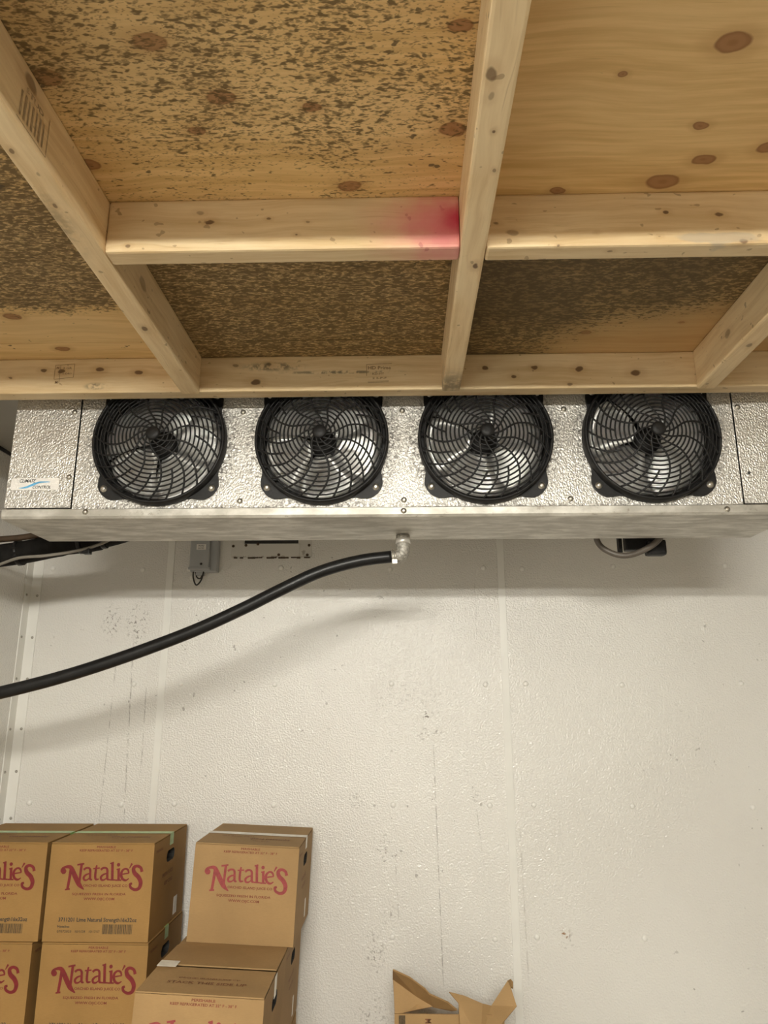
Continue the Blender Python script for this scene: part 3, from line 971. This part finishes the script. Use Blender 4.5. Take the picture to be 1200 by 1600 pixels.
def carton(label, mat, ink, ink2, tape, loc, lot=True, rot=(0, 0, 0), tilt=(0, 0), group='juice cartons stacked by the back wall', plainbox=False, side_label=False, top_text=None):
    t = thing('carton', label, 'box', loc, group, rot)
    hw, hd = BW / 2, BD / 2
    b = new_bm()
    fz = BH - .004
    # four walls and bottom; the right and left walls carry a hand hole
    c = [(-hw, -hd), (hw, -hd), (hw, hd), (-hw, hd)]
    lo = [b.verts.new((x, y, 0)) for x, y in c]; hi = [b.verts.new((x, y, fz)) for x, y in c]
    b.faces.new(lo[::-1])
    b.faces.new((lo[0], lo[1], hi[1], hi[0])); b.faces.new((lo[2], lo[3], hi[3], hi[2]))
    for (sx, i, j) in ((1, 1, 2), (-1, 3, 0)):
        # stadium hole
        cy, cz, a, r = 0.0, fz - .058, .022, .0165
        hole = []
        for k in range(16):
            th = 2 * PI * (k + .5) / 16
            yy = cy + (a if math.cos(th) > 0 else -a) + r * math.cos(th); zz = cz + r * math.sin(th)
            hole.append((yy, zz))
        hv = [b.verts.new((sx * hw, y, z)) for y, z in hole]
        hb = [b.verts.new((sx * (hw - .02), y, z)) for y, z in hole]
        rect = [(-hd, 0), (hd, 0), (hd, fz), (-hd, fz)]
        rv = [lo[1], lo[2], hi[2], hi[1]] if sx > 0 else [lo[0], lo[3], hi[3], hi[0]]
        # fan the four quadrants of the ring
        order = [2, 3, 0, 1]
        for q in range(4):
            corner = rv[order[q]]
            nxt = rv[order[(q + 1) % 4]]
            seg = [hv[(q * 4 + m) % 16] for m in range(4)]
            for m in range(3): b.faces.new((corner, seg[m], seg[m + 1]))
            b.faces.new((corner, seg[3], hv[(q * 4 + 4) % 16], nxt))
        for k in range(16):
            b.faces.new((hv[k], hv[(k + 1) % 16], hb[(k + 1) % 16], hb[k])).material_index = 1  # sides and back of the hole coloured dark in place of shade
        fc = b.faces.new(hb); fc.material_index = 1
    bmesh.ops.recalc_face_normals(b, faces=b.faces)
    body = obj('body', b, [mat, M['dark']], t)
    for s, tl in ((-1, tilt[0]), (1, tilt[1])):
        b = new_bm(); box(b, -hw + .0005, hw - .0005, 0, hd - (.0035 if tilt[0] else .001), 0, .0035, .001)
        fl = obj('flap', b, mat, t, (0, s * hd, fz + .0005))
        fl.rotation_euler = (tl, 0, 0 if s < 0 else PI)
    if plainbox: return t
    # lettering on the front
    f = lambda u, v: (u, -hd - .0006, v)
    b = new_bm(); logo(b, f)
    obj('logo_lettering', b, ink, t)
    b = new_bm()
    tt(b, f, 'PERISHABLE', 640, 172, 22, 200); tt(b, f, 'KEEP REFRIGERATED AT 32° F - 38° F', 640, 208, 22, 560)
    tt(b, f, 'ORCHID ISLAND JUICE CO', 645, 577, 25, 465)
    tt(b, f, 'SQUEEZED FRESH IN FLORIDA', 582, 664, 24, 560); tt(b, f, 'WWW.OIJC.COM', 585, 714, 26, 320)
    obj('small_lettering', b, ink2, t)
    if lot:
        b = new_bm()
        tt(b, f, '3711201 Lime Natural Strength16x32oz', 580, 934, 40, 810)
        tt(b, f, 'Natalies', 230, 996, 22, 125); 
        obj('lot_lettering', b, M['ink'], t)
        b = new_bm()
        tt(b, f, '07072025', 240, 1046, 24, 150); tt(b, f, '10/1/28', 405, 1046, 24, 105); tt(b, f, '10:17:57', 552, 1046, 24, 110)
        random.seed(7); X = 632
        while X < 935:
            wd = random.choice((4, 6, 8, 11)); u0, v0 = U(X, 1058); u1, _ = U(min(X + wd, 937), 1058); v1 = U(X, 960)[1]
            b.faces.new([b.verts.new(f(*q)) for q in ((u0, v0), (u1, v0), (u1, v1), (u0, v1))]); X += wd + random.choice((3, 4, 6, 8))
        obj('lot_print', b, M['fadedink'], t)
    # print on the top flaps
    b = new_bm(); g2 = lambda u, v: (u, -hd + v, fz + .0046)
    for (tx, u, v, h, wd) in (top_text or [('Squeezed Fresh', .05, .095, .020, .12), ('SINCE 1989', .03, .06, .006, .05), ('THIS SIDE UP', -.05, .12, .010, .10)]):
        put_flat(b, text_flat(tx, h, wd), g2, u, v, flip=(top_text is None))
    if tilt[0] == 0:
        obj('flap_lettering', b, M['brownink'], t)
    else:
        o = obj('flap_lettering', b, M['brownink'], t)
        # lies on the lifted front flap
        for vv in o.data.vertices:
            y = vv.co.y + hd
            vv.co.z = fz + .0052 + y * math.sin(tilt[0])
    # tape along the seam, over the right and left edges
    if tape:
        b = new_bm(); zt = fz + .0042 + .0009; k = .018
        xe = hw + .0008
        def strip(p, q, y0=-k, y1=k):
            b.faces.new([b.verts.new(z) for z in ((p[0], y0, p[1]), (q[0], y0, q[1]), (q[0], y1, q[1]), (p[0], y1, p[1]))])
        strip((-xe, zt), (xe, zt)); strip((xe, zt), (xe, zt - .034)); strip((-xe, zt), (-xe, zt - .034))
        bmesh.ops.remove_doubles(b, verts=b.verts, dist=1e-5)
        bmesh.ops.recalc_face_normals(b, faces=b.faces)
        obj('tape', b, tape, t)
    if side_label:
        b = new_bm(); box(b, hw + .0003, hw + .0009, side_label[0], side_label[0] + side_label[2], side_label[1], side_label[1] + side_label[3])
        obj('side_sticker', b, M['white_tape'], t)
        b = new_bm(); g3 = lambda u, v: (hw + .0006, u, v)
        put_flat(b, text_flat('FRESH JUICE', .010, .10), g3, -.02, .145); put_flat(b, text_flat('KEEP COLD', .010, .08), g3, -.01, .120); put_flat(b, text_flat('PERISHABLE', .007, .06), g3, -.11, .225)
        obj('side_lettering', b, M['brownink'], t)
    return t
def tree(o):
    c = o.copy(); COL.objects.link(c)
    for ch in o.children:
        d = ch.copy(); COL.objects.link(d); d.parent = c
    return c
Z4, Z3, Z2, Z1 = .9325, .674, .4155, .157
YC = 2.24 + BD / 2
bxB = carton('upper green-taped red-print carton of the second column, its right side in view', M['card'], M['red'], M['softred'], M['green_tape'],
             (-.869, YC, Z4), side_label=(.06, .012, .034, .05))
for (x, y, z, lab, rz) in [(-1.181, YC, Z4, 'upper green-taped red-print carton at the left edge, its front partly cut off', .0),
                           (-.865, YC - .004, Z3, 'red-print carton directly under the second column\'s green-taped carton', .0),
                           (-1.192, YC - .006, Z3, 'lower red-print carton at the left edge, mostly cut off', .0)]:
    c = tree(bxB); c.location = (x, y, z); c.rotation_euler = (0, 0, rz); c['label'] = lab
R2 = math.radians(2.3)
carton('pale carton with faded pink print and white tape, on top of the right column', M['card2'], M['pinkred'], M['softred'], M['white_tape'],
       (-.4605, YC, Z4 - .003), lot=False, rot=(0, R2, 0), side_label=(.05, .02, .02, .05))
carton('pale juice carton mostly hidden, supporting the carton with faded pink print', M['card2'], M['pinkred'], M['softred'], M['white_tape'],
       (-.486, YC - .03 + .003, Z3 - .002), lot=False, rot=(0, R2, 0), side_label=(.05, .02, .02, .05))
carton('pale carton in front with loosened top flaps and torn white tape', M['card2'], M['pinkred'], M['softred'], None,
       (-.482, 1.872 + BD / 2, Z3 + .005), lot=False, rot=(0, R2, 0), tilt=(.012, .03),
       top_text=[('STACK THIS SIDE UP', 0, .055, .013, .19), ('ORCHID ISLAND JUICE CO', 0, .085, .007, .15)])
last = [o for o in COL.objects if o.name.startswith('carton')][-1]
b = new_bm(); zz = BH + .0052
box(b, -.148, -.10, -.02, .02, zz + .001, zz + .0018); box(b, .1505, .1513, -.02, .01, .205, .254)
obj('torn_tape', b, M['white_tape'], last)
# cartons of the lower layers, below the frame
low = None
lows = [(-1.181, YC, Z2, 1, 'plain carton of the third layer in the leftmost column'), (-.869, YC, Z2, 1, 'plain carton of the third layer in the second column'),
        (-.486, YC - .03, Z2, .955, 'plain carton of the third layer in the right column, by the wall'), (-.4755, 1.872 + BD / 2, Z2, .955, 'plain carton of the third layer at the front of the stack'),
        (-1.181, YC, Z1, 1, 'plain bottom carton on the pallet in the leftmost column'), (-.869, YC, Z1, 1, 'plain bottom carton on the pallet in the second column'),
        (-.486, YC - .03, Z1, 1, 'plain bottom carton on the pallet in the right column, by the wall'), (-.4755, 1.872 + BD / 2, Z1, 1, 'plain bottom carton on the pallet at the front of the stack')]
for (x, y, z, k, lab) in lows:
    if low is None:
        low = carton(lab, M['card'], None, None, None, (x, y, z), group='plain cartons low in the stack', plainbox=True)
    else:
        c = tree(low); c.location = (x, y, z); c.scale = (1, 1, k); c['label'] = lab
# pallet
pl = thing('wooden_pallet', 'wooden pallet on the floor under the stacked cartons', 'pallet', (-.83, 2.19, 0))
b = new_bm(); box(b, -.50, .53, -.04, .04, .017, .140, .002); s0 = obj('stringer', b, lumber('lumber_pallet', 0), pl, (0, -.3, 0))
for y in (0.0, .3): inst(s0, pl, (0, y, 0))
b = new_bm(); box(b, -.045, .045, -.36, .38, .140, .156, .002); d0 = obj('deck_board', b, joist_m, pl, (-.46, 0, 0))
for k in range(1, 9): inst(d0, pl, (-.46 + k * .118, 0, 0))
b = new_bm(); box(b, -.05, .05, -.36, .38, .001, .017, .002); e0 = obj('bottom_board', b, joist_m, pl, (-.45, 0, 0))
for x in (0.0, .45): inst(e0, pl, (x, 0, 0))

# ================================================================== TORN OPEN CARTON
oc_ = thing('open_carton', 'torn open empty kraft carton with bent flaps standing low at the bottom centre', 'box', (.12, 2.42, 0))
OO = Vector((-.12, -2.42, 0))
def sheet(name, pts, faces, mat, th=.004, par=oc_):
    bm = new_bm(); vs = [bm.verts.new(p) for p in pts]
    for f_ in faces: bm.faces.new([vs[i] for i in f_])
    bmesh.ops.recalc_face_normals(bm, faces=bm.faces)
    o = obj(name, bm, mat, par, OO)
    md = o.modifiers.new('thickness', 'SOLIDIFY'); md.thickness = th; md.offset = 0
    return o
b = new_bm()
x0, x1, y0, y1, zt = -.030, .275, 2.30, 2.54, .742
for (ax, bx, ay, by) in ((x0, x1, y0, y0 + .004), (x0, x1, y1 - .004, y1), (x0, x0 + .004, y0 + .004, y1 - .004), (x1 - .004, x1, y0 + .004, y1 - .004)):
    box(b, ax, bx, ay, by, 0, zt - (.13 if ay > 2.5 or ax > .2 else 0))
box(b, x0 + .004, x1 - .004, y0 + .004, y1 - .004, 0, .006)
obj('body', b, M['card2'], oc_, OO)
# left flap standing up, its upper edge folded forward along a diagonal
sheet('flap', [(-0.0344, 2.335, 0.8157), (0.0399, 2.330, 0.7698), (0.0775, 2.325, 0.7513), (0.0302, 2.308, 0.7492), (-0.0289, 2.304, 0.7375)], [(0, 1, 2, 3, 4)], M['card2'])
sheet('flap', [(-0.0335, 2.275, 0.8597), (0.0129, 2.278, 0.8400), (0.0554, 2.282, 0.8106), (0.0677, 2.284, 0.7975), (0.1192, 2.290, 0.7754), (0.1440, 2.296, 0.7547), (0.1308, 2.315, 0.7460), (0.0794, 2.328, 0.7502), (0.0400, 2.333, 0.7687), (-0.0345, 2.338, 0.8147)], [(0, 1, 8, 9), (1, 2, 3, 7, 8), (3, 4, 5, 6, 7)], M['card3'])
# crumpled flap to the right
sheet('flap', [(.123, 2.30, .797), (.148, 2.285, .775), (.150, 2.275, .700), (.205, 2.27, .690), (.260, 2.275, .725), (.312, 2.31, .760), (.300, 2.33, .800),
               (.292, 2.335, .815), (.242, 2.32, .757), (.215, 2.305, .768), (.165, 2.30, .788)],
      [(0, 1, 10), (1, 9, 10), (1, 2, 3, 9), (3, 8, 9), (3, 4, 8), (4, 5, 8), (5, 6, 7, 8)], M['card2'])
sheet('flap', [(.292, 2.335, .815), (.300, 2.33, .800), (.306, 2.335, .795), (.308, 2.345, .808), (.302, 2.35, .814)], [(0, 1, 2, 3, 4)], M['card3'], .003)
sheet('flap', [(.252, 2.30, .690), (.285, 2.305, .740), (.262, 2.302, .728), (.245, 2.30, .700)], [(0, 1, 2, 3)], M['card3'], .003)
b = new_bm(); box(b, -.018, .000, y0 - .0008, y0 - .0003, .69, .7385)
obj('dark_patch', b, M['fadedink'], oc_, OO)  # flat dark rectangle near the top of the front face
b = new_bm(); f = lambda u, v: (.055 - v + .70 - .70, y0 - .0008, u)
vf = text_flat('TOM', .017, .036)
put_flat(b, ([(-q[1], q[0]) for q in vf[0]], vf[1]), lambda u, v: (.072 + u, y0 - .0008, .713 + v))
obj('lettering', b, M['brownink'], oc_, OO)

# ================================================================== LAMPS (behind the camera)
def lamp(label, loc):
    t = thing('ceiling_light', label, 'light', loc)
    b = new_bm(); box(b, -.60, .60, -.045, .045, .035, .085, .008); obj('housing', b, M['strip'], t)
    for x in (-.4, .4):
        b = new_bm(); tube(b, [(x, 0, .085), (x, 0, ZC - loc[2])], .006, 8); obj('stem', b, M['steel'], t)
    b = new_bm()
    n = 10; a_, c_ = [], []
    for k in range(n + 1):
        th = PI * k / n
        a_.append(b.verts.new((-.59, .040 * math.cos(th), .034 - .034 * math.sin(th))))
        c_.append(b.verts.new((.59, .040 * math.cos(th), .034 - .034 * math.sin(th))))
    for k in range(n): b.faces.new((a_[k], a_[k + 1], c_[k + 1], c_[k])).smooth = True
    b.faces.new(a_); b.faces.new(c_[::-1])
    bmesh.ops.recalc_face_normals(b, faces=b.faces)
    obj('lens', b, M['lamp'], t)
lamp('long white strip light hanging from the ceiling just behind the camera', (-.10, -1.00, 2.235))
lamp('long white strip light hanging from the ceiling far behind the camera', (-.10, -2.60, 2.235))
